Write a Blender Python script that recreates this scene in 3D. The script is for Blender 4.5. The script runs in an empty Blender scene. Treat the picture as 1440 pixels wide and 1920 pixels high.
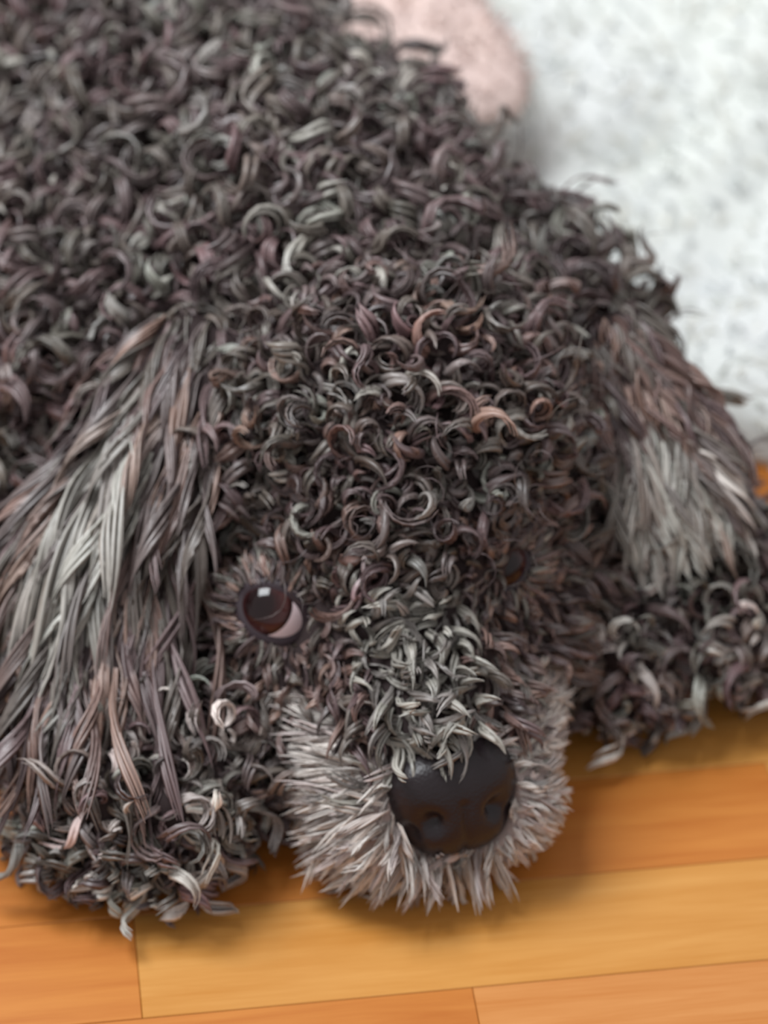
import bpy, math, random
import numpy as np
from mathutils import Vector, Matrix

# ------------------------------------------------------------------ camera, world, lights, exposure
scene = bpy.context.scene
COL = scene.collection
MM = 0.001
PITCH = math.radians(40.0)
DIST = 1100.0                     # mm from the camera to the pivot point
FPX = DIST / 0.18                 # focal length in pixels of the 1440 x 1920 frame
PIV = np.array([0.0, 0.0, 60.0])
FWD = np.array([0.0, math.cos(PITCH), -math.sin(PITCH)])
UP = np.array([0.0, math.sin(PITCH), math.cos(PITCH)])
EYE = PIV - FWD * DIST

cd = bpy.data.cameras.new('camera')
cam = bpy.data.objects.new('camera', cd)
COL.objects.link(cam)
cam.location = Vector(EYE * MM)
cam.rotation_euler = (math.radians(90) - PITCH, 0, 0)
cd.sensor_fit = 'VERTICAL'
cd.sensor_height = 36.0
cd.lens = FPX / 1920.0 * 36.0
cd.clip_start = 0.05
cd.dof.use_dof = True
cd.dof.focus_distance = 0.97
cd.dof.aperture_fstop = 6.2
scene.camera = cam

world = bpy.data.worlds.new('room_light')
scene.world = world
world.use_nodes = True
bg = world.node_tree.nodes['Background']
bg.inputs['Color'].default_value = (0.95, 0.93, 0.94, 1)
bg.inputs['Strength'].default_value = 0.72

def area(name, loc, target, size, power, color):
    ld = bpy.data.lights.new(name, 'AREA')
    ld.shape = 'RECTANGLE'; ld.size, ld.size_y = size
    ld.energy = power; ld.color = color
    o = bpy.data.objects.new(name, ld); COL.objects.link(o)
    o.location = Vector(loc)
    o.rotation_euler = (Vector(target) - Vector(loc)).to_track_quat('-Z', 'Y').to_euler()
    return o
area('window_light', (-0.72, 0.12, 1.72), (0, 0, 0.05), (0.7, 0.9), 44, (0.93, 0.97, 1.0))

scene.view_settings.view_transform = 'Standard'
scene.view_settings.look = 'None'
scene.view_settings.exposure = -0.16
scene.view_settings.gamma = 1.0
scene.view_settings.use_curve_mapping = False

rng = np.random.default_rng(7)
random.seed(7)

# ------------------------------------------------------------------ helpers
def unit(v):
    v = np.asarray(v, float)
    return v / np.maximum(np.linalg.norm(v, axis=-1, keepdims=True), 1e-9)

def at(px, py, z):
    """point (mm) at height z seen at a pixel of the 1440 x 1920 frame"""
    d = FWD * FPX + np.array([1.0, 0, 0]) * (px - 720) - UP * (py - 960)
    t = (z - EYE[2]) / d[2]
    return EYE + d * t

def to_px(p):
    r = np.asarray(p, float) - EYE
    dep = r @ FWD
    return 720 + r[..., 0] / dep * FPX, 960 - (r @ UP) / dep * FPX

def link(name, me, mat=None, parent=None, smooth=True):
    o = bpy.data.objects.new(name, me)
    COL.objects.link(o)
    if mat is not None:
        me.materials.clear(); me.materials.append(mat)
    if smooth:
        me.polygons.foreach_set('use_smooth', np.ones(len(me.polygons), bool))
    if parent is not None:
        o.parent = parent
    return o

def mesh_np(name, verts, quads):
    """fast mesh from numpy: verts n x 3 in mm, faces m x k"""
    me = bpy.data.meshes.new(name)
    verts = np.asarray(verts, np.float32) * MM
    quads = np.asarray(quads, np.int32)
    k = quads.shape[1]
    me.vertices.add(len(verts)); me.vertices.foreach_set('co', verts.ravel())
    me.loops.add(quads.size); me.loops.foreach_set('vertex_index', quads.ravel())
    me.polygons.add(len(quads))
    me.polygons.foreach_set('loop_start', np.arange(0, quads.size, k, dtype=np.int32))
    me.update(calc_edges=True)
    return me

def tag(o, label=None, cat=None, group=None, kind=None):
    if label: o['label'] = label
    if cat: o['category'] = cat
    if group: o['group'] = group
    if kind: o['kind'] = kind
    return o

def lin(r, g, b):
    f = lambda c: (c / 255 / 12.92) if c / 255 <= 0.04045 else ((c / 255 + 0.055) / 1.055) ** 2.4
    return (f(r), f(g), f(b), 1.0)

# ------------------------------------------------------------------ materials
def new_mat(name):
    m = bpy.data.materials.new(name); m.use_nodes = True
    nt = m.node_tree
    return m, nt, nt.nodes['Principled BSDF']

def plain(name, col, rough=0.5, spec=0.5, coat=0.0):
    m, nt, b = new_mat(name)
    b.inputs['Base Color'].default_value = col
    b.inputs['Roughness'].default_value = rough
    b.inputs['Specular IOR Level'].default_value = spec
    b.inputs['Coat Weight'].default_value = coat
    b.inputs['Coat Roughness'].default_value = 0.03
    return m

def fur_material(name, rough=0.42, spec=0.75):
    m, nt, b = new_mat(name)
    a = nt.nodes.new('ShaderNodeAttribute'); a.attribute_name = 'tint'
    nt.links.new(a.outputs['Color'], b.inputs['Base Color'])
    b.inputs['Roughness'].default_value = rough
    b.inputs['Specular IOR Level'].default_value = spec
    return m

def wood_material(name, col, col2, seed):
    m, nt, b = new_mat(name)
    tc = nt.nodes.new('ShaderNodeTexCoord')
    mp = nt.nodes.new('ShaderNodeMapping')
    mp.inputs['Scale'].default_value = (9, 130, 9)
    mp.inputs['Location'].default_value = (seed * 3.1, seed * 7.7, seed)
    n1 = nt.nodes.new('ShaderNodeTexNoise'); n1.inputs['Scale'].default_value = 1.0
    n1.inputs['Detail'].default_value = 6.0; n1.inputs['Roughness'].default_value = 0.6
    n1.inputs['Distortion'].default_value = 0.6
    mp2 = nt.nodes.new('ShaderNodeMapping'); mp2.inputs['Scale'].default_value = (40, 900, 40)
    n2 = nt.nodes.new('ShaderNodeTexNoise'); n2.inputs['Scale'].default_value = 1.0; n2.inputs['Detail'].default_value = 3.0
    r = nt.nodes.new('ShaderNodeValToRGB')
    r.color_ramp.elements[0].position = 0.3; r.color_ramp.elements[0].color = col2
    r.color_ramp.elements[1].position = 0.68; r.color_ramp.elements[1].color = col
    mx = nt.nodes.new('ShaderNodeMath'); mx.operation = 'MULTIPLY_ADD'
    mx.inputs[1].default_value = 0.25
    nt.links.new(tc.outputs['Object'], mp.inputs['Vector']); nt.links.new(mp.outputs['Vector'], n1.inputs['Vector'])
    nt.links.new(tc.outputs['Object'], mp2.inputs['Vector']); nt.links.new(mp2.outputs['Vector'], n2.inputs['Vector'])
    sub = nt.nodes.new('ShaderNodeMath'); sub.operation = 'SUBTRACT'; sub.inputs[1].default_value = 0.5
    nt.links.new(n2.outputs['Fac'], sub.inputs[0])
    nt.links.new(sub.outputs[0], mx.inputs[0]); nt.links.new(n1.outputs['Fac'], mx.inputs[2])
    nt.links.new(mx.outputs[0], r.inputs['Fac'])
    nt.links.new(r.outputs['Color'], b.inputs['Base Color'])
    b.inputs['Roughness'].default_value = 0.42
    b.inputs['Specular IOR Level'].default_value = 0.4
    return m

def cloth_material(name, col, col2, scale):
    m, nt, b = new_mat(name)
    tc = nt.nodes.new('ShaderNodeTexCoord')
    n = nt.nodes.new('ShaderNodeTexNoise'); n.inputs['Scale'].default_value = scale; n.inputs['Detail'].default_value = 3
    r = nt.nodes.new('ShaderNodeValToRGB')
    r.color_ramp.elements[0].position = 0.35; r.color_ramp.elements[0].color = col2
    r.color_ramp.elements[1].position = 0.65; r.color_ramp.elements[1].color = col
    nt.links.new(tc.outputs['Object'], n.inputs['Vector']); nt.links.new(n.outputs['Fac'], r.inputs['Fac'])
    nt.links.new(r.outputs['Color'], b.inputs['Base Color'])
    b.inputs['Roughness'].default_value = 0.9
    b.inputs['Specular IOR Level'].default_value = 0.15
    return m

M_FUR = fur_material('curly_fur')
M_SKIN = plain('dark_skin', lin(44, 34, 34), 0.8, 0.2)
M_NOSE = None
M_SCLERA = plain('sclera', lin(222, 202, 206), 0.25, 0.5, 0.3)
M_LID = plain('eyelid_skin', lin(46, 34, 40), 0.55, 0.4)
M_GAP = plain('floor_joint', lin(140, 84, 36), 0.8, 0.2)

# ------------------------------------------------------------------ floor of wooden strips
SL = math.atan2(0.080 / math.sin(PITCH), 1.0)
sdir = np.array([math.cos(SL), math.sin(SL), 0]); pdir = np.array([-math.sin(SL), math.cos(SL), 0])
A0 = at(250, 1716, 0.0); A1 = at(290, 1907, 0.0)
STRIP = float((A0 - A1) @ pdir)
def box_mesh(name, lx, ly, lz, bev):
    import bmesh
    bm = bmesh.new()
    bmesh.ops.create_cube(bm, size=1.0)
    for v in bm.verts:
        v.co = Vector((v.co.x * lx, v.co.y * ly, (v.co.z - 0.5) * lz)) * MM
    bmesh.ops.bevel(bm, geom=[e for e in bm.edges if all(v.co.z > -1e-9 for v in e.verts)], offset=bev * MM, segments=1, affect='EDGES')
    me = bpy.data.meshes.new(name); bm.to_mesh(me); bm.free()
    return me
floor_me = box_mesh('floor', 2400, 2400, 20, 1)
floor = link('floor', floor_me, M_GAP, smooth=False); floor.location = (0, 0.3, -0.0035)
tag(floor, 'orange varnished wooden strip floor under the dog', kind='structure')
WOODS = [wood_material('wood_honey', lin(200, 143, 74), lin(184, 122, 50), 1),
         wood_material('wood_orange', lin(190, 120, 52), lin(174, 100, 36), 2),
         wood_material('wood_amber', lin(188, 116, 50), lin(168, 94, 30), 3),
         wood_material('wood_rosy', lin(196, 132, 72), lin(180, 110, 46), 4)]
def strip(s0, s1, row, mat):
    """a wooden strip from s0 to s1 along the grain (mm from A0), rows counted away from the camera"""
    me = box_mesh('wood_strip', s1 - s0 - 0.15, STRIP - 0.2, 3.5, 0.25)
    o = link('wood_strip', me, mat, smooth=False)
    c = A0 + sdir * (s0 + s1) / 2 + pdir * (row - 0.5) * STRIP
    o.parent = floor
    o.location = Vector(c * MM) - floor.location
    o.rotation_euler = (0, 0, SL)
    return o
ends = {-1: [-420, -230, 103, 430], 0: [-400, 0.0, 330, 640], 1: [-420, -90, 215, 560], 2: [-450, -120, 130, 420, 700]}
mats = {-1: [1, 1, 3], 0: [1, 0, 2], 1: [2, 1, 0], 2: [0, 2, 0, 1]}
rr = random.Random(3)
for row in range(-5, 13):
    if row in ends:
        e, m = ends[row], mats[row]
    else:
        e = [-520 + rr.uniform(-90, 90)]
        while e[-1] < 560: e.append(e[-1] + rr.uniform(240, 330))
        m = [rr.randrange(4) for _ in e]
    for i in range(len(e) - 1):
        strip(e[i], e[i + 1], row, WOODS[m[i]])

# ------------------------------------------------------------------ dog: body
HEAD = unit(np.array([0.316, -0.949, 0.0])); HR = unit(np.array([0.949, 0.316, 0.0]))
NOSE = at(850, 1494, 40.0)
ND = unit(HEAD * 0.85 + np.array([0, 0, 0.32]))          # the way the nose points
EYE_L = at(512, 1150, 75.0)
EYE_R = at(938, 1062, 78.0)
# tapered capsules: tag, a, b, ra, rb
PR = [
    ('head', (3, 10, 86), (3, 4, 86), 58, 58),
    ('head', (-2, -22, 74), (6, -28, 72), 44, 44),
    ('face', (3, -55, 58), (12, -85, 44), 34, 30),
    ('muzzle', (12, -85, 40), (20, -107, 37), 29, 22),
    ('muzzle', (-4, -92, 26), (2, -104, 25), 25, 25),
    ('muzzle', (34, -82, 26), (34, -100, 26), 22, 22),
    ('muzzle', (12, -70, 20), (18, -106, 17), 22, 17),
    ('muzzle', (39, -64, 34), (34, -96, 27), 20, 21),
    ('muzzle', (-6, -82, 40), (0, -98, 34), 22, 21),
    ('face', (-34, -48, 48), (-26, -62, 42), 30, 26),
    ('face', (40, -22, 50), (34, -45, 44), 32, 26),
    ('body', (0, 20, 82), (-20, 85, 86), 54, 64),
    ('body', (-24, 92, 84), (-90, 196, 80), 69, 66),
    ('body', (-90, 196, 80), (-170, 330, 74), 66, 64),
    ('body', (46, 78, 74), (40, 84, 74), 42, 42),
    ('body', (-90, 60, 66), (-130, 110, 64), 56, 58),
    ('leg', (-104, 30, 52), (-98, -20, 36), 34, 26),
    ('paw_l', (-98, -20, 32), (-86, -90, 26), 25, 22),
    ('paw_l', (-84, -84, 26), (-78, -104, 24), 26, 24),
    ('paw_l', (-70, -80, 24), (-58, -94, 22), 24, 21),
    ('leg', (-58, -40, 26), (-50, -78, 22), 24, 20),
    ('paw_l', (-100, -102, 17), (-96, -110, 15), 14, 12),
    ('paw_l', (-86, -108, 18), (-82, -116, 16), 14, 12),
    ('paw_l', (-69, -108, 18), (-64, -115, 16), 14, 12),
    ('leg', (55, 60, 55), (98, 12, 34), 34, 24),
    ('leg', (100, 8, 32), (150, -16, 20), 23, 14),
    ('paw_r', (150, -16, 20), (96, -22, 25), 15, 20),
    ('paw_r', (96, -22, 25), (82, -25, 24), 21, 21),
    ('paw_r', (78, -36, 16), (72, -38, 15), 13, 12),
    ('paw_r', (74, -26, 18), (66, -27, 17), 13, 12),
    ('paw_r', (92, -38, 16), (88, -42, 15), 13, 12),
]
TAGS = [p[0] for p in PR]

def capsule(a, b, ra, rb, n=24, rings=8):
    a = np.array(a, float); b = np.array(b, float)
    ax = unit(b - a); t = unit(np.cross(ax, [0.3, 0.2, 1.0])); u = np.cross(ax, t)
    vs = [a - ax * ra]; 
    prof = []
    for i in range(1, rings + 1):
        th = -math.pi / 2 + math.pi / 2 * i / rings
        prof.append((a + ax * math.sin(th) * ra, ra * math.cos(th)))
    for i in range(0, rings):
        th = math.pi / 2 * i / rings
        prof.append((b + ax * math.sin(th) * rb, rb * math.cos(th)))
    for c, r in prof:
        for k in range(n):
            an = 2 * math.pi * k / n
            vs.append(c + r * (math.cos(an) * t + math.sin(an) * u))
    vs.append(b + ax * rb)
    fs = []
    m = len(prof)
    for k in range(n):
        k2 = (k + 1) % n
        fs.append((0, 1 + k2, 1 + k))
        for i in range(m - 1):
            fs.append((1 + i * n + k, 1 + i * n + k2, 1 + (i + 1) * n + k2, 1 + (i + 1) * n + k))
        fs.append((1 + (m - 1) * n + k, 1 + (m - 1) * n + k2, 1 + m * n))
    return vs, fs

def blob_mesh(prims, voxel, smooth_it, factor=0.5):
    V, F = [], []
    for (_, a, b, ra, rb) in prims:
        vs, fs = capsule(a, b, ra, rb)
        off = len(V)
        V += [tuple(np.array(v) * MM) for v in vs]; F += [tuple(i + off for i in f) for f in fs]
    me = bpy.data.meshes.new('blob'); me.from_pydata(V, [], F); me.update()
    o = bpy.data.objects.new('blob', me); COL.objects.link(o)
    r = o.modifiers.new('r', 'REMESH'); r.mode = 'VOXEL'; r.voxel_size = voxel * MM
    s = o.modifiers.new('s', 'SMOOTH'); s.iterations = smooth_it; s.factor = factor
    dg = bpy.context.evaluated_depsgraph_get()
    out = bpy.data.meshes.new_from_object(o.evaluated_get(dg))
    bpy.data.objects.remove(o); bpy.data.meshes.remove(me)
    return out

def nearest_tag(p):
    d = np.empty((len(p), len(PR)))
    for j, (_, a, b, ra, rb) in enumerate(PR):
        a = np.array(a, float); b = np.array(b, float); ab = b - a
        t = np.clip((p - a) @ ab / max(ab @ ab, 1e-9), 0, 1)
        d[:, j] = np.linalg.norm(p - a - t[:, None] * ab, axis=1) - (ra + (rb - ra) * t)
    return np.array(TAGS)[d.argmin(1)]

dog = bpy.data.objects.new('dog', None); COL.objects.link(dog)
tag(dog, 'dark curly-haired dog with grey muzzle lying with its chin on the floor', 'dog')
body_me = blob_mesh(PR, 3.4, 6)
body_me.name = 'body'
nv = len(body_me.vertices)
co = np.empty(nv * 3, np.float32); body_me.vertices.foreach_get('co', co)
co = co.reshape(-1, 3); co[:, 2] = np.maximum(co[:, 2], 0.0008)
# the coat grows in soft masses: low swellings all over the trunk, head and paws
def lumps(p, k):
    w = p / k
    return (np.sin(w @ np.array([1.0, 0.4, 0.7]) + 1.5 * np.sin(w @ np.array([0.2, 0.9, -0.4]))) * np.sin(w @ np.array([-0.5, 1.1, 0.3]) + 1.2 * np.sin(w @ np.array([0.8, -0.2, 0.5]) + 1))
            + 0.5 * np.sin(w @ np.array([1.7, -0.9, 1.1]) + 2) * np.sin(w @ np.array([0.6, 1.5, -1.4])))
_vn = np.empty(nv * 3, np.float32); body_me.vertices.foreach_get('normal', _vn); _vn = _vn.reshape(-1, 3)
_pm = co.astype(float) / MM
_tt = nearest_tag(_pm)
_am = np.select([np.isin(_tt, ['body']), np.isin(_tt, ['head']), np.isin(_tt, ['paw_l', 'paw_r'])], [6.0, 4.5, 3.5], 1.0)
_am *= np.clip((np.minimum(np.linalg.norm(_pm - EYE_L, axis=1), np.linalg.norm(_pm - EYE_R, axis=1)) - 20) / 15, 0, 1)
co += (_vn * (_am * lumps(_pm, 6.5))[:, None] * MM).astype(np.float32)
# a seat for the nose leather in the front of the muzzle
_d = co / MM - NOSE; _a = _d @ ND; _r = np.linalg.norm(_d - _a[:, None] * ND, axis=1)
_push = np.clip(_a + 9, 0, None) * np.clip((21 - _r) / 5, 0, 1)
co -= (_push[:, None] * ND * MM).astype(np.float32)
body_me.vertices.foreach_set('co', co.ravel()); body_me.update()

# sample points on a mesh --------------------------------------------------
def tri_arrays(me):
    me.calc_loop_triangles()
    n = len(me.loop_triangles)
    ti = np.empty(n * 3, np.int32); me.loop_triangles.foreach_get('vertices', ti)
    v = np.empty(len(me.vertices) * 3, np.float32); me.vertices.foreach_get('co', v)
    vn = np.empty(len(me.vertices) * 3, np.float32); me.vertices.foreach_get('normal', vn)
    return v.reshape(-1, 3).astype(float) / MM, vn.reshape(-1, 3).astype(float), ti.reshape(-1, 3)

def sample(me, density, even=True):
    """about density points per mm2, spread evenly (dart throwing on a hashed grid)"""
    v, vn, t = tri_arrays(me)
    a, b, c = v[t[:, 0]], v[t[:, 1]], v[t[:, 2]]
    ar = 0.5 * np.linalg.norm(np.cross(b - a, c - a), axis=1)
    n = int(ar.sum() * density * 3)
    i = rng.choice(len(t), n, p=ar / ar.sum())
    r1 = np.sqrt(rng.random(n)); r2 = rng.random(n)
    w = np.stack([1 - r1, r1 * (1 - r2), r1 * r2], 1)[:, :, None]
    p = (np.stack([a[i], b[i], c[i]], 1) * w).sum(1)
    nn = unit((np.stack([vn[t[i, 0]], vn[t[i, 1]], vn[t[i, 2]]], 1) * w).sum(1))
    rad = 0.72 / math.sqrt(density)
    grid = {}; keep = []
    cells = np.floor(p / rad).astype(int)
    for k in range(n):
        cx, cy, cz = cells[k]; ok = True
        for dx in (-1, 0, 1):
            for dy in (-1, 0, 1):
                for dz in (-1, 0, 1):
                    for q in grid.get((cx + dx, cy + dy, cz + dz), ()):
                        e = p[k] - p[q]
                        if e[0] * e[0] + e[1] * e[1] + e[2] * e[2] < rad * rad: ok = False; break
                    if not ok: break
                if not ok: break
            if not ok: break
        if ok:
            grid.setdefault((cx, cy, cz), []).append(k); keep.append(k)
    return p[keep], nn[keep]

bt = nearest_tag(co.astype(float) / MM)
bc_ = np.where((bt == 'muzzle')[:, None], np.array([lin(150, 136, 132)]), np.array([lin(52, 42, 42)])).astype(np.float32)
ba_ = body_me.attributes.new('tint', 'FLOAT_COLOR', 'POINT'); ba_.data.foreach_set('color', bc_.ravel())
body = link('body', body_me, fur_material('dog_skin', 0.8, 0.2), dog)

# hair locks ---------------------------------------------------------------
def perp_frame(g):
    h = np.where(np.abs(g[:, 2:3]) > 0.9, np.array([[1.0, 0, 0]]), np.array([[0, 0, 1.0]]))
    e1 = unit(np.cross(g, h)); return e1, np.cross(g, e1)

def locks(name, P, N, G, L, alpha, turns, width, thick, tint, nstr, seg, parent, mat=None,
          droop=0.0, taper=0.7, jitter=0.055, floor_z=0.7, rstr=None, label=None, wave=0.0):
    """hair locks: roots P, growth axis G, helix of pitch angle alpha and given turns; every lock a sheaf of nstr strands"""
    n = len(P)
    if n == 0: return None
    bc = lambda x: np.broadcast_to(np.asarray(x, float), (n,)).copy()
    L, alpha, turns, width, thick, droop = map(bc, (L, alpha, turns, width, thick, droop))
    K = seg + 1
    s = np.linspace(0, 1, K)
    e1, e2 = perp_frame(G)
    ph = 5.0 * np.sin(P @ np.array([0.11, 0.07, 0.09]) + 1.3) + 4.0 * np.sin(P @ np.array([-0.08, 0.13, 0.05])) + 3.0 * np.sin(P @ np.array([0.05, -0.10, 0.14]) + 2) + rng.normal(0, 0.9, n)
    hand = np.where(rng.random(n) < 0.5, -1, 1)
    # repeat per strand
    idx = np.repeat(np.arange(n), nstr)
    m = len(idx)
    jl = 1 + rng.normal(0, jitter, m)
    jp = rng.normal(0, jitter * 1.5, m)
    th = ph[idx, None] + jp[:, None] + (hand[idx] * 2 * math.pi * turns[idx])[:, None] * s[None]
    if wave: th = th + wave * np.sin(s[None] * 9 + rng.random((m, 1)) * 6)
    g = G[idx][:, None, :] + (droop[idx, None] * s[None])[:, :, None] * np.array([0, 0, -1.0])
    g = unit(g)
    al = alpha[idx, None, None] * np.clip(0.45 + 2.2 * s, 0, 1)[None, :, None]
    d = g * np.cos(al) + np.sin(al) * (np.cos(th)[:, :, None] * e1[idx][:, None] + np.sin(th)[:, :, None] * e2[idx][:, None])
    ds = (L[idx] * np.clip(jl, 0.6, 1.35))[:, None, None] / seg
    pos = np.cumsum(np.concatenate([np.zeros((m, 1, 3)), (d[:, 1:] + d[:, :-1]) / 2], 1) * ds, axis=1)
    # cross section frame along the strand
    d = unit(d)
    B = unit(np.cross(d, g + 1e-4)); Q = np.cross(B, d)
    ang = rng.random(m) * 2 * math.pi; rad = np.sqrt(rng.random(m))
    prof = (np.clip(0.55 + 2.0 * s, 0, 1) * (1 - taper * s ** 2.2))[None, :, None]
    off = (np.cos(ang) * rad * width[idx] / 2)[:, None, None] * Q + (np.sin(ang) * rad * thick[idx] / 2)[:, None, None] * B
    pos = P[idx][:, None, :] + pos + off * prof
    if rstr is None: rs = 0.62 * np.sqrt(width * thick / nstr)[idx]
    else: rs = np.full(m, rstr)
    rs = rs[:, None, None] * (np.clip(0.7 + s, 0, 1) * np.clip((1.02 - s) * 3.5, 0.12, 1))[None, :, None]
    pos[:, :, 2] = np.maximum(pos[:, :, 2], floor_z + rs[:, :, 0] * (1 + (np.arange(m) % 5)[:, None] * 0.25))
    V = []
    for k in range(3):
        a = 2 * math.pi * k / 3
        V.append(pos + rs * (math.cos(a) * 1.45 * Q + math.sin(a) * 0.9 * B))
    V = np.stack(V, 2)                                   # m, K, 3, 3
    base = (np.arange(m) * K * 3)[:, None, None] + (np.arange(seg) * 3)[None, :, None]
    k = np.arange(3)[None, None]; k2 = (k + 1) % 3
    Fq = np.stack([base + k, base + k2, base + k2 + 3, base + k + 3], -1).reshape(-1, 4)
    me = mesh_np(name, V.reshape(-1, 3), Fq)
    tint = np.asarray(tint, float)
    c = tint[idx] * (1 + rng.normal(0, 0.10, (m, 1)))
    c = np.clip(np.repeat(c, K * 3, axis=0), 0.002, 1)
    at_ = me.attributes.new('tint', 'FLOAT_COLOR', 'POINT')
    at_.data.foreach_set('color', np.concatenate([c, np.ones((len(c), 1))], 1).astype(np.float32).ravel())
    o = link(name, me, mat or M_FUR, parent)
    o['kind'] = 'stuff'
    if label: o['label'] = label
    return o

def tints(cols, n, spread=0.18):
    cols = np.array([lin(*c)[:3] for c in cols])
    i = rng.integers(0, len(cols), n)
    return cols[i] * np.exp(rng.normal(0, spread, (n, 1)))

def mottle(p, t, amt=0.32):
    """tufts of one mass share a shade: olive grey on some, plum brown on others"""
    a = lumps(p, 6.5)[:, None]; b = lumps(p + 40, 11)[:, None]
    return t * np.exp(amt * a) * (1 + 0.08 * b * np.array([[1.0, -0.1, 0.2]]))

def tangent(v, n):
    return unit(v - (v * n).sum(-1, keepdims=True) * n)

DARK = [(98, 86, 84), (90, 75, 75), (104, 95, 89), (92, 84, 77), (102, 83, 83)]
ASH = [(142, 138, 130), (128, 122, 118), (156, 152, 144)]
GREY = [(200, 191, 184), (188, 177, 171), (208, 200, 193), (182, 169, 165)]
RUST = [(124, 100, 92), (112, 90, 85), (134, 108, 97)]

# roots for the coat
P, N = sample(body_me, 0.043)
T = nearest_tag(P)
ux, uy = to_px(P)
inview = (ux > -110) & (ux < 1560) & (uy > -150) & (uy < 2000)
face_cam = (N * unit(EYE - P)).sum(1) > -0.25
keep = inview & face_cam & (P[:, 2] > 3)
thin = rng.random(len(P)) < 0.07
keep |= thin & (P[:, 2] > 12)
dl = np.linalg.norm(P - EYE_L, axis=1); dr = np.linalg.norm(P - EYE_R, axis=1); dn = np.linalg.norm(P - NOSE, axis=1)
keep &= (dl > 15) & (dr > 10) & (dn > 17)
P, N, T, dl, dr, dn = P[keep], N[keep], T[keep], dl[keep], dr[keep], dn[keep]
DOWN = np.array([0, 0, -1.0])

# trunk coat
k = (T == 'body') | (T == 'leg')
p, n = P[k], N[k]; q = len(p)
flow = tangent(DOWN + np.array([-0.2, 0.3, 0]) + rng.normal(0, 0.8, (q, 3)), n)
g = unit(n * 0.75 + flow * rng.uniform(0.2, 1.2, (q, 1)))
trn = rng.uniform(0.6, 1.15, q); rad = rng.uniform(3.0, 6.4, q); al = rng.uniform(0.95, 1.34, q)
t = mottle(p, tints(DARK * 4 + ASH, q, 0.08))
locks('body_fur', p, n, g, rad * 2 * math.pi * trn / np.sin(al), al, trn, rng.uniform(3.6, 6.6, q), rng.uniform(1.2, 2.2, q), t, 4, 9, dog)

# topknot
p, n = sample(body_me, 0.068)
dl = np.linalg.norm(p - EYE_L, axis=1); dr = np.linalg.norm(p - EYE_R, axis=1)
k = (nearest_tag(p) == 'head') & (dl > 26) & (dr > 24)
p, n = p[k], n[k]; q = len(p)
flow = tangent(HEAD * 0.8 + rng.normal(0, 0.7, (q, 3)), n)
g = unit(n * 0.7 + flow * rng.uniform(0.3, 1.3, (q, 1)))
trn = rng.uniform(0.5, 1.0, q); rad = rng.uniform(2.6, 4.8, q); al = rng.uniform(0.8, 1.25, q)
t = mottle(p, tints(DARK * 3 + ASH + RUST, q, 0.08))
locks('head_fur', p, n, g, rad * 2 * math.pi * trn / np.sin(al), al, trn, rng.uniform(3.4, 5.6, q), rng.uniform(1.3, 2.2, q), t, 4, 10, dog)

# cheeks and brow
p, n = sample(body_me, 0.09)
tg = nearest_tag(p); dl = np.linalg.norm(p - EYE_L, axis=1); dr = np.linalg.norm(p - EYE_R, axis=1)
k = ((tg == 'face') | ((tg == 'head') & ~((dl > 26) & (dr > 24)))) & (dl > 13) & (dr > 8) & (p[:, 2] > 3)
p, n = p[k], n[k]; q = len(p)
away = unit(p - np.where((dl[k] < dr[k])[:, None], EYE_L, EYE_R))
flow = tangent(away + 0.4 * DOWN + rng.normal(0, 0.35, (q, 3)), n)
g = unit(n * 0.45 + flow)
trn = rng.uniform(0.3, 0.8, q); al = rng.uniform(0.5, 1.0, q)
near = np.minimum(dl[k], dr[k])
mid_ = np.abs((p - (EYE_L + EYE_R) / 2) @ HR) < 19
t = np.where((mid_ & (p[:, 1] < -55))[:, None], tints(ASH, q, 0.15), tints(DARK + RUST, q, 0.12))
locks('cheek_fur', p, n, g, np.clip(near * 0.5, 10, 19), al, trn, rng.uniform(2.6, 4.0, q), rng.uniform(0.9, 1.5, q), t, 5, 8, dog)

# muzzle: short grey hair radiating from the nose
p, n = sample(body_me, 0.155)
k = (nearest_tag(p) == 'muzzle') & (p[:, 2] > 2)
ax_ = p - NOSE; al_ = ax_ @ ND
k &= ~((np.linalg.norm(ax_ - al_[:, None] * ND, axis=1) < 17) & (al_ > -16))
p, n = p[k], n[k]; q = len(p)
side = (p - NOSE) @ HR
rad_ = unit(p - NOSE - HEAD * 8)
flow = tangent(rad_ + 0.45 * DOWN + rng.normal(0, 0.18, (q, 3)), n)
top = n[:, 2] > 0.75
g = unit(n * np.where(side > 10, 0.06, 0.16)[:, None] + flow)
al = np.where(top, rng.uniform(0.4, 0.9, q), rng.uniform(0.1, 0.35, q))
Ln = np.where(side > 10, rng.uniform(7, 11, q), rng.uniform(12, 19, q))
t = tints(GREY, q, 0.12)
t = np.where((top & (rng.random(q) < 0.5))[:, None], tints(ASH, q), t)
locks('muzzle_fur', p, n, g, Ln, al, rng.uniform(0.2, 0.6, q), rng.uniform(2.4, 4.0, q), rng.uniform(1.0, 1.6, q), t, 6, 5, dog, jitter=0.11, rstr=0.36,
      label='short silvery grey muzzle hair')

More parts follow.
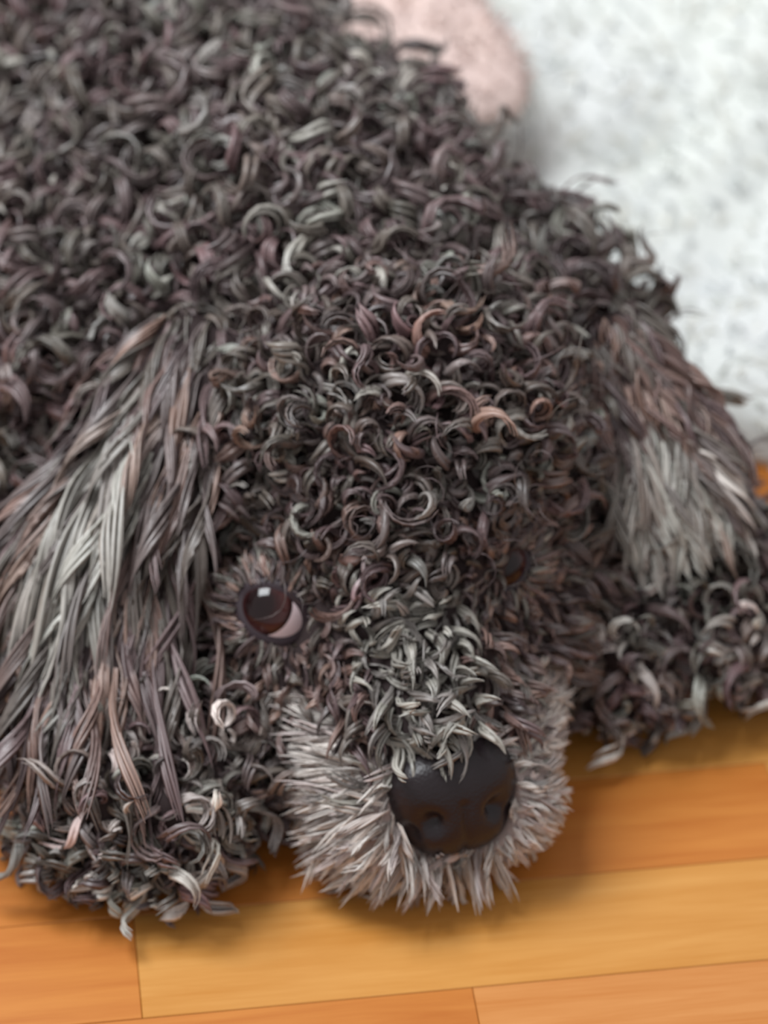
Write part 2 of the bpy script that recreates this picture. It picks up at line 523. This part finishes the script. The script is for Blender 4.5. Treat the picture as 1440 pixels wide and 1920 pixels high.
# paws
PW, NW = sample(body_me, 0.07)
TW = nearest_tag(PW)
for tg in ('paw_l', 'paw_r'):
    k = (TW == tg) & (PW[:, 2] > 4) & (NW[:, 2] > -0.6) & (PW[:, 0] < 165)
    p, n = PW[k], NW[k]; q = len(p)
    flow = tangent(DOWN + np.array([0, -0.6, 0]) + rng.normal(0, 0.6, (q, 3)), n)
    g = unit(n * 0.6 + flow * rng.uniform(0.3, 1.0, (q, 1)))
    trn = rng.uniform(0.5, 0.95, q); rad = rng.uniform(2.4, 4.8, q) * np.clip(p[:, 2] / 16, 0.5, 1); al = rng.uniform(0.8, 1.3, q)
    t = tints(DARK + DARK + ASH + ASH + (GREY if tg == 'paw_r' else GREY[:2]), q, 0.12)
    t = mottle(p, t, 0.5)
    locks('paw_fur', p, n, g, rad * 2 * math.pi * trn / np.sin(al), al, trn, rng.uniform(3.2, 5.6, q), rng.uniform(1.0, 1.7, q), t, 5, 9, dog, label='curly fur of the paw')

# loose frizz all over the coat and a few long stray hairs
kf = ((T == 'body') | (T == 'head')) & (rng.random(len(P)) < 0.25)
p, n = P[kf], N[kf]; q = len(p)
g = unit(n + rng.normal(0, 0.35, (q, 3)))
locks('frizz', p, n, g, rng.uniform(22, 40, q), rng.uniform(0.7, 1.2, q), rng.uniform(0.7, 1.6, q), 0.4, 0.4, tints(DARK, q), 1, 10, dog, rstr=0.16)
sp = np.array([at(1030, 372, 112), at(1035, 385, 108), at(1240, 612, 84), at(700, 145, 118), at(1235, 560, 90), at(960, 310, 112)])
sg = unit(np.array([[1.0, 0.3, 0.1], [1, 0.1, 0.0], [1, 0.1, 0.25], [0.8, 0.5, 0.3], [0.5, 0.6, 0.6], [0.5, 0.5, 0.6]]))
locks('stray_hair', sp, sg, sg, np.array([34, 28, 20, 22, 14, 16.0]), 0.6, np.array([1.1, 0.5, 0.7, 0.6, 0.4, 0.5]), 0.5, 0.4, tints(DARK, 6), 2, 14, dog, rstr=0.3)

# ------------------------------------------------------------------ ears
def ear(pts, halfw, thick, wdir, nlocks_across, Lmm, cols, tip_cols, sheen):
    """hanging ear flap swept along pts with long wavy hair"""
    pts = np.array(pts, float)
    # resample with Catmull-Rom
    M = 24; out = []
    for u in np.linspace(0, len(pts) - 1.001, M):
        i = int(u); f = u - i
        p0 = pts[max(i - 1, 0)]; p1 = pts[i]; p2 = pts[i + 1]; p3 = pts[min(i + 2, len(pts) - 1)]
        out.append(0.5 * (2 * p1 + (p2 - p0) * f + (2 * p0 - 5 * p1 + 4 * p2 - p3) * f * f + (3 * p1 - p0 - 3 * p2 + p3) * f ** 3))
    C = np.array(out); D = unit(np.gradient(C, axis=0))
    W = unit(np.array(wdir, float) - (D @ np.array(wdir, float))[:, None] * D)
    Nn = np.cross(D, W); Nn *= np.sign((Nn @ -FWD))[:, None]
    sv = np.linspace(0, 1, M)
    hw = np.interp(sv, np.linspace(0, 1, len(halfw)), halfw)
    na = 20; V = []
    for i in range(M):
        ww = hw[i] * (1 if 0 < i < M - 1 else 0.5)
        for k in range(na):
            a = 2 * math.pi * k / na
            V.append(C[i] + W[i] * math.cos(a) * ww + Nn[i] * (math.sin(a) * thick - (math.cos(a) ** 2) * ww * 0.22))
    F = []
    for i in range(M - 1):
        for k in range(na):
            k2 = (k + 1) % na
            F.append((i * na + k, i * na + k2, (i + 1) * na + k2, (i + 1) * na + k))
    me = bpy.data.meshes.new('ear')
    me.from_pydata([tuple(np.array(v) * MM) for v in V], [], F + [tuple(range(na)), tuple(range((M - 1) * na, M * na))]); me.update()
    o = link('ear', me, M_SKIN, dog)
    # locks
    R = []; Nr = []; Gr = []; Sr = []; Ar = []
    for i in range(M - 3):
        for k in range(nlocks_across):
            a = (k + rng.random()) / nlocks_across * 2 - 1
            f = min(i + rng.random(), M - 1.01); j = int(f)
            nn = unit(Nn[j] * math.sqrt(max(0.05, 1 - a * a * 0.9)) + W[j] * a * 0.7)
            R.append(C[j] + (C[j + 1] - C[j]) * (f - j) + W[j] * a * hw[j] + Nn[j] * (thick * math.sqrt(max(0, 1 - a * a)) - a * a * hw[j] * 0.22))
            Nr.append(nn); Gr.append(unit(D[j] + nn * rng.uniform(0.0, 0.14) + W[j] * (a * 0.22 + rng.normal(0, 0.12)))); Sr.append(f / M); Ar.append(a)
    R, Nr, Gr, Sr, Ar = map(np.array, (R, Nr, Gr, Sr, Ar)); q = len(R)
    t = tints(cols, q, 0.08)
    t = np.where((Sr > 0.5)[:, None] & (rng.random((q, 1)) < 0.6), tints(tip_cols, q, 0.08), t)
    band = np.exp(-((Ar - sheen[0]) / sheen[1]) ** 2) * np.clip((Sr - sheen[2]) * 6, 0, 1) * np.clip((sheen[3] - Sr) * 6, 0, 1)  # sheen of hair catching the light, painted into the lock colour as a lighter band
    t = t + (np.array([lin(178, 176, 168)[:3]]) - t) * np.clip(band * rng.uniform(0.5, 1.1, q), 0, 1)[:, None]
    L = np.interp(Sr, [0, 0.4, 1], [Lmm * 0.55, Lmm, Lmm * 0.62]) * rng.uniform(0.75, 1.2, q)
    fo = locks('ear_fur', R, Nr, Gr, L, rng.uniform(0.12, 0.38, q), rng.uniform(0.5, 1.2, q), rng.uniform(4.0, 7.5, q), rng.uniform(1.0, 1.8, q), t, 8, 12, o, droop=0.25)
    return o
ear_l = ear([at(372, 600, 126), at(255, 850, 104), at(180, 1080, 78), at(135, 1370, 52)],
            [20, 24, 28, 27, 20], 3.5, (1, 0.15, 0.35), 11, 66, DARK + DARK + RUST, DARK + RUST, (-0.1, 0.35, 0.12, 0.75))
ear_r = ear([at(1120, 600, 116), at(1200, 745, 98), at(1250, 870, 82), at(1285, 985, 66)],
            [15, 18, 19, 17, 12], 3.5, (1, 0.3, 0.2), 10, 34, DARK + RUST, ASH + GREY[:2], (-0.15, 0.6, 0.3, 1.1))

# ------------------------------------------------------------------ eyes
def sphere_np(r, nu=40, nvv=28, sq=(1, 1, 1)):
    V = [(0, 0, r * sq[2])]
    for i in range(1, nvv):
        th = math.pi * i / nvv
        for j in range(nu):
            a = 2 * math.pi * j / nu
            V.append((r * math.sin(th) * math.cos(a) * sq[0], r * math.sin(th) * math.sin(a) * sq[1], r * math.cos(th) * sq[2]))
    V.append((0, 0, -r * sq[2])); F = []
    for j in range(nu):
        j2 = (j + 1) % nu
        F.append((0, 1 + j, 1 + j2)); F.append((len(V) - 1, 1 + (nvv - 2) * nu + j2, 1 + (nvv - 2) * nu + j))
        for i in range(nvv - 2):
            F.append((1 + i * nu + j, 1 + (i + 1) * nu + j, 1 + (i + 1) * nu + j2, 1 + i * nu + j2))
    return np.array(V, float), F

def frame_z(z, upv=(0, 0, 1)):
    z = unit(np.array(z, float)); x = unit(np.cross(upv, z)); y = np.cross(z, x)
    return np.stack([x, y, z], 1)

def put(name, V, F, R, c, mat, parent):
    me = bpy.data.meshes.new(name)
    me.from_pydata([tuple((R @ v + c) * MM) for v in V], [], F); me.update()
    return link(name, me, mat, parent)

def iris_material():
    m, nt, b = new_mat('iris')
    a = nt.nodes.new('ShaderNodeAttribute'); a.attribute_name = 'ring'
    r = nt.nodes.new('ShaderNodeValToRGB')
    e = r.color_ramp.elements
    e[0].position = 0.0; e[0].color = lin(22, 11, 12)
    e[1].position = 0.40; e[1].color = lin(28, 14, 15)
    x = e.new(0.60); x.color = lin(52, 27, 27)
    x = e.new(0.82); x.color = lin(70, 38, 36)
    x = e.new(1.0); x.color = lin(20, 10, 12)
    nt.links.new(a.outputs['Fac'], r.inputs['Fac']); nt.links.new(r.outputs['Color'], b.inputs['Base Color'])
    b.inputs['Roughness'].default_value = 0.08
    b.inputs['Specular IOR Level'].default_value = 0.35
    return m
M_IRIS = iris_material()

def eye(center, gaze, look, rad, open_u, open_v, tilt):
    """eyeball, iris cap and a dark lid ring; look is the direction the lid opening faces"""
    V, F = sphere_np(rad)
    ball = put('eye', V, F, frame_z(look), center, M_SCLERA, dog)
    # iris cap
    nr, na = 14, 40; cap = math.radians(47)
    V, F, ring = [], [], []
    V.append((0, 0, rad * 1.045)); ring.append(0.0)
    for i in range(1, nr + 1):
        th = cap * i / nr
        bul = 1.045 - 0.04 * (i / nr) ** 2
        for j in range(na):
            a = 2 * math.pi * j / na
            V.append((rad * bul * math.sin(th) * math.cos(a), rad * bul * math.sin(th) * math.sin(a), rad * bul * math.cos(th))); ring.append(i / nr)
    for j in range(na):
        j2 = (j + 1) % na
        F.append((0, 1 + j, 1 + j2))
        for i in range(nr - 1):
            F.append((1 + i * na + j, 1 + (i + 1) * na + j, 1 + (i + 1) * na + j2, 1 + i * na + j2))
    ir = put('iris', np.array(V), F, frame_z(gaze), center, M_IRIS, ball)
    at_ = ir.data.attributes.new('ring', 'FLOAT', 'POINT'); at_.data.foreach_set('value', np.array(ring, np.float32))
    # eyelids: a thick ring hugging the ball round an almond opening
    R = frame_z(look)
    na, nb = 56, 12; V, F = [], []
    for i in range(na):
        a = 2 * math.pi * i / na
        cu, cv = open_u * math.cos(a), open_v * math.sin(a) * (abs(math.sin(a)) ** 0.15)
        ca, sa = math.cos(tilt), math.sin(tilt)
        for j in range(nb):
            f = j / (nb - 1)                     # from the opening edge outward
            k = 1 + 0.62 * f
            u_, v_ = cu * k, cv * (1 + (k - 1) * 1.35)
            u, v = ca * u_ - sa * v_, sa * u_ + ca * v_
            ang = math.hypot(u, v)
            hgt = rad * (1.0 + 0.10 * math.sin(min(1, f * 2.2) * math.pi / 2) + 0.04 * math.sin(f * math.pi) - 0.05 * f * f)
            if ang > 1e-6: V.append((hgt * math.sin(ang) * u / ang, hgt * math.sin(ang) * v / ang, hgt * math.cos(ang)))
            else: V.append((0, 0, hgt))
    for i in range(na):
        i2 = (i + 1) % na
        for j in range(nb - 1):
            F.append((i * nb + j, i * nb + j + 1, i2 * nb + j + 1, i2 * nb + j))
    put('eyelid', np.array(V), F, R, center, M_LID, ball)
    # short hair on the lids, combed away from the eye
    V = np.array(V).reshape(na, nb, 3)
    rt = V[:, 3:, :].reshape(-1, 3) @ R.T + center
    rt = rt[rng.random(len(rt)) < 0.75]; rt = rt + rng.normal(0, 0.5, rt.shape)
    nn = unit(rt - center); aw = tangent(unit(rt - (center + R[:, 2] * rad)) + rng.normal(0, 0.2, rt.shape), nn)
    q = len(rt)
    locks('eyelid_fur', rt, nn, unit(nn * 0.35 + aw), rng.uniform(6, 11, q), 0.4, rng.uniform(0.2, 0.5, q), rng.uniform(1.6, 2.6, q), 1.0,
          tints(DARK + RUST + ASH[:1], q), 3, 6, ball)
    return ball
tocam = unit(EYE - EYE_L)
right = np.array([1.0, 0, 0])
look_l = unit(tocam * 0.9 - right * 0.12 + HEAD * 0.25)
eye(EYE_L - look_l * 10, unit(look_l - right * 0.34 + UP * 0.27), look_l, 13.2, 0.86, 0.56, -0.50)
look_r = unit(unit(EYE - EYE_R) * 0.7 + right * 0.35 + HEAD * 0.3)
eye(EYE_R - look_r * 6.5, unit(look_r - right * 0.08 + UP * 0.05), look_r, 13.0, 0.62, 0.36, 0.35)

# ------------------------------------------------------------------ nose
def nose_material():
    m, nt, b = new_mat('nose_leather')
    tc = nt.nodes.new('ShaderNodeTexCoord'); v = nt.nodes.new('ShaderNodeTexVoronoi'); v.inputs['Scale'].default_value = 900
    bp = nt.nodes.new('ShaderNodeBump'); bp.inputs['Strength'].default_value = 0.25; bp.inputs['Distance'].default_value = 0.0004
    nt.links.new(tc.outputs['Object'], v.inputs['Vector']); nt.links.new(v.outputs['Distance'], bp.inputs['Height'])
    nt.links.new(bp.outputs['Normal'], b.inputs['Normal'])
    b.inputs['Base Color'].default_value = lin(32, 25, 28)
    b.inputs['Roughness'].default_value = 0.38
    b.inputs['Specular IOR Level'].default_value = 0.35
    return m
M_NOSE = nose_material()
nd = ND
RN = frame_z(nd)
V, F = sphere_np(1.0, 64, 48)
V2 = []
nost = [unit(np.array([sx * 0.52, -0.12, 0.80])) for sx in (-1, 1)]
for v in V:
    v = unit(v)
    w = v.copy()
    # squarish front seen face on: wide at the top, narrower at the lip
    e = 2.6
    rr_ = (abs(v[0]) ** e + abs(v[1]) ** e + abs(v[2]) ** e) ** (-1 / e)
    w = v * rr_
    x = w[0] * 20.5 * (1 + 0.12 * w[1]); y = w[1] * 18.5; z = w[2] * 14.0
    d = 0
    for nn in nost:
        ang = math.acos(max(-1, min(1, float(v @ nn))))
        d += 5.0 * math.exp(-(ang / 0.20) ** 2)
        ang2 = math.acos(max(-1, min(1, float(v @ unit(nn + np.array([nn[0] * 0.7, -0.25, -0.25]))))))
        d += 2.6 * math.exp(-(ang2 / 0.20) ** 2)
    if v[2] > 0 and v[1] < 0.15: d += 1.3 * math.exp(-(v[0] / 0.07) ** 2)
    s = 1 - d / 17
    V2.append((x * s, y * s, z * s))
nose = put('nose', np.array(V2), F, RN, NOSE - nd * 2, M_NOSE, dog)
nose['label'] = 'dark leathery nose'

# ------------------------------------------------------------------ fluffy white throw and pink cushion
M_THROW = cloth_material('white_plush', lin(212, 215, 210), lin(205, 207, 206), 9)
def throw_top(x, y):
    h = 24 + 9 * np.sin(x * 0.021 + y * 0.013 + 0.6) + 8 * np.sin(x * 0.011 - y * 0.024 + 2.0) + 5 * np.sin(x * 0.045 + y * 0.02)
    h += 2.5 * np.sin(x * 0.11 - y * 0.05) + 2.0 * np.sin(y * 0.13 + x * 0.06 + 1)
    # a long crease
    u = (y - 255) - 0.45 * (x - 60)
    h -= 9 * np.exp(-(u / 12) ** 2) * np.clip((x - 60) / 40, 0, 1)
    h += 7 * np.exp(-((u + 24) / 20) ** 2)
    return h
X0, X1, Y0, Y1 = 8, 520, 0, 640
nx, ny = 130, 150
gx = np.linspace(0, 1, nx); gy = np.linspace(0, 1, ny)
GX, GY = np.meshgrid(gx, gy)
xl = 60 - 105 * np.clip(GY * 1.4, 0, 1) + 8 * np.sin(GY * 17)
fx = 92 + 10 * np.sin(GX * 9) - 4 * np.sin(GX * 23)
XX = xl + GX * (X1 - xl); 
front = np.where(XX < 110, 150 - (XX + 50) * 0.33, 97 - (XX - 110) * 0.12) + 5 * np.sin(XX * 0.06)
YY = front + GY * (Y1 - front)
edge = np.minimum(np.minimum((GX) * (X1 - xl), (1 - GX) * 400), np.minimum(GY * 500, (1 - GY) * 500))
round_ = np.sqrt(np.clip(1 - (1 - np.clip(edge / 22, 0, 1)) ** 2, 0, 1))
tuft = (np.sin(XX * 0.42 + 2 * np.sin(YY * 0.21)) * np.sin(YY * 0.47 + 2 * np.sin(XX * 0.19 + 1)) + 0.6 * np.sin(XX * 0.9 + YY * 0.35) * np.sin(YY * 0.8 - XX * 0.3))
ZZ = 1.0 + (throw_top(XX, YY) + 0.4 * tuft) * (0.12 + 0.88 * round_)
top = np.stack([XX, YY, ZZ], -1).reshape(-1, 3)
bot = top.copy(); bot[:, 2] = 0.6
V = np.concatenate([top, bot]); F = []
o_ = nx * ny
I = np.arange(o_).reshape(ny, nx)
F += [tuple(q) for q in np.stack([I[:-1, :-1], I[:-1, 1:], I[1:, 1:], I[1:, :-1]], -1).reshape(-1, 4)]
F += [tuple(q) for q in (np.stack([I[:-1, :-1], I[1:, :-1], I[1:, 1:], I[:-1, 1:]], -1) + o_).reshape(-1, 4)]
rim = list(I[0, :]) + list(I[1:, -1]) + list(I[-1, -2::-1]) + list(I[-2:0:-1, 0])
for a, b in zip(rim, rim[1:] + rim[:1]): F.append((a, a + o_, b + o_, b))
throw = bpy.data.objects.new('plush_throw', None); COL.objects.link(throw)
tag(throw, 'rumpled white fluffy throw lying on the floor behind the dog', 'blanket')
me = bpy.data.meshes.new('cloth'); me.from_pydata([tuple(v * MM) for v in V], [], [tuple(int(i) for i in f) for f in F]); me.update()
cloth = link('cloth', me, M_THROW, throw)
M_PILE = fur_material('plush_pile', 0.8, 0.2)
tp, tn = sample(cloth.data, 0.018)
kk = (tn[:, 2] > 0.05) & (tp[:, 0] < 330) & (tp[:, 1] < 480)
tp, tn = tp[kk], tn[kk]; q = len(tp)
g = unit(tn * 0.5 + np.array([0.25, -0.6, 0]) + rng.normal(0, 0.35, (q, 3)))
locks('pile', tp, tn, g, rng.uniform(7, 12, q), 0.5, rng.uniform(0.2, 0.5, q), 4.0, 2.0, tints([(220, 223, 216), (214, 218, 219), (220, 217, 206)], q, 0.02), 2, 4, throw, M_PILE, rstr=0.4)

M_PINK = cloth_material('pink_fleece', lin(214, 192, 184), lin(206, 184, 178), 30)
cush = bpy.data.objects.new('cushion', None)
V, F = sphere_np(1.0, 56, 36)
V3 = []
for v in V:
    e = 2.5
    f2 = (abs(v[0]) ** e + abs(v[1]) ** e) ** (-1 / e) * math.hypot(v[0], v[1]) if math.hypot(v[0], v[1]) > 1e-6 else 1
    x, y, z = v[0] * f2 * 35, v[1] * f2 * 92, v[2] * 22
    z += 2.0 * math.sin(x * 0.12 + y * 0.05) * abs(v[2])
    V3.append((x, y, z))
bpy.data.objects.remove(cush)
V3 = np.array(V3); ca, sa = math.cos(math.radians(31)), math.sin(math.radians(31))
V3 = V3 @ np.array([[ca, sa, 0], [-sa, ca, 0], [0, 0, 1]]) + np.array([-2, 316, 63])
me = bpy.data.meshes.new('cover'); me.from_pydata([tuple(v * MM) for v in V3], [], F); me.update()
cush = bpy.data.objects.new('cushion', None); COL.objects.link(cush)
tag(cush, 'dusky pink soft cushion partly seen beside the dog\'s back', 'cushion')
cov = link('cover', me, M_PINK, cush)
tp, tn = sample(me, 0.04); kk = tn[:, 2] > -0.3; tp, tn = tp[kk], tn[kk]; q = len(tp)
locks('nap', tp, tn, unit(tn + rng.normal(0, 0.5, (q, 3))), rng.uniform(4, 8, q), 0.4, 0.4, 2.0, 1.5, tints([(222, 200, 192), (216, 194, 188)], q, 0.03), 2, 3, cush, M_PILE, rstr=0.4)
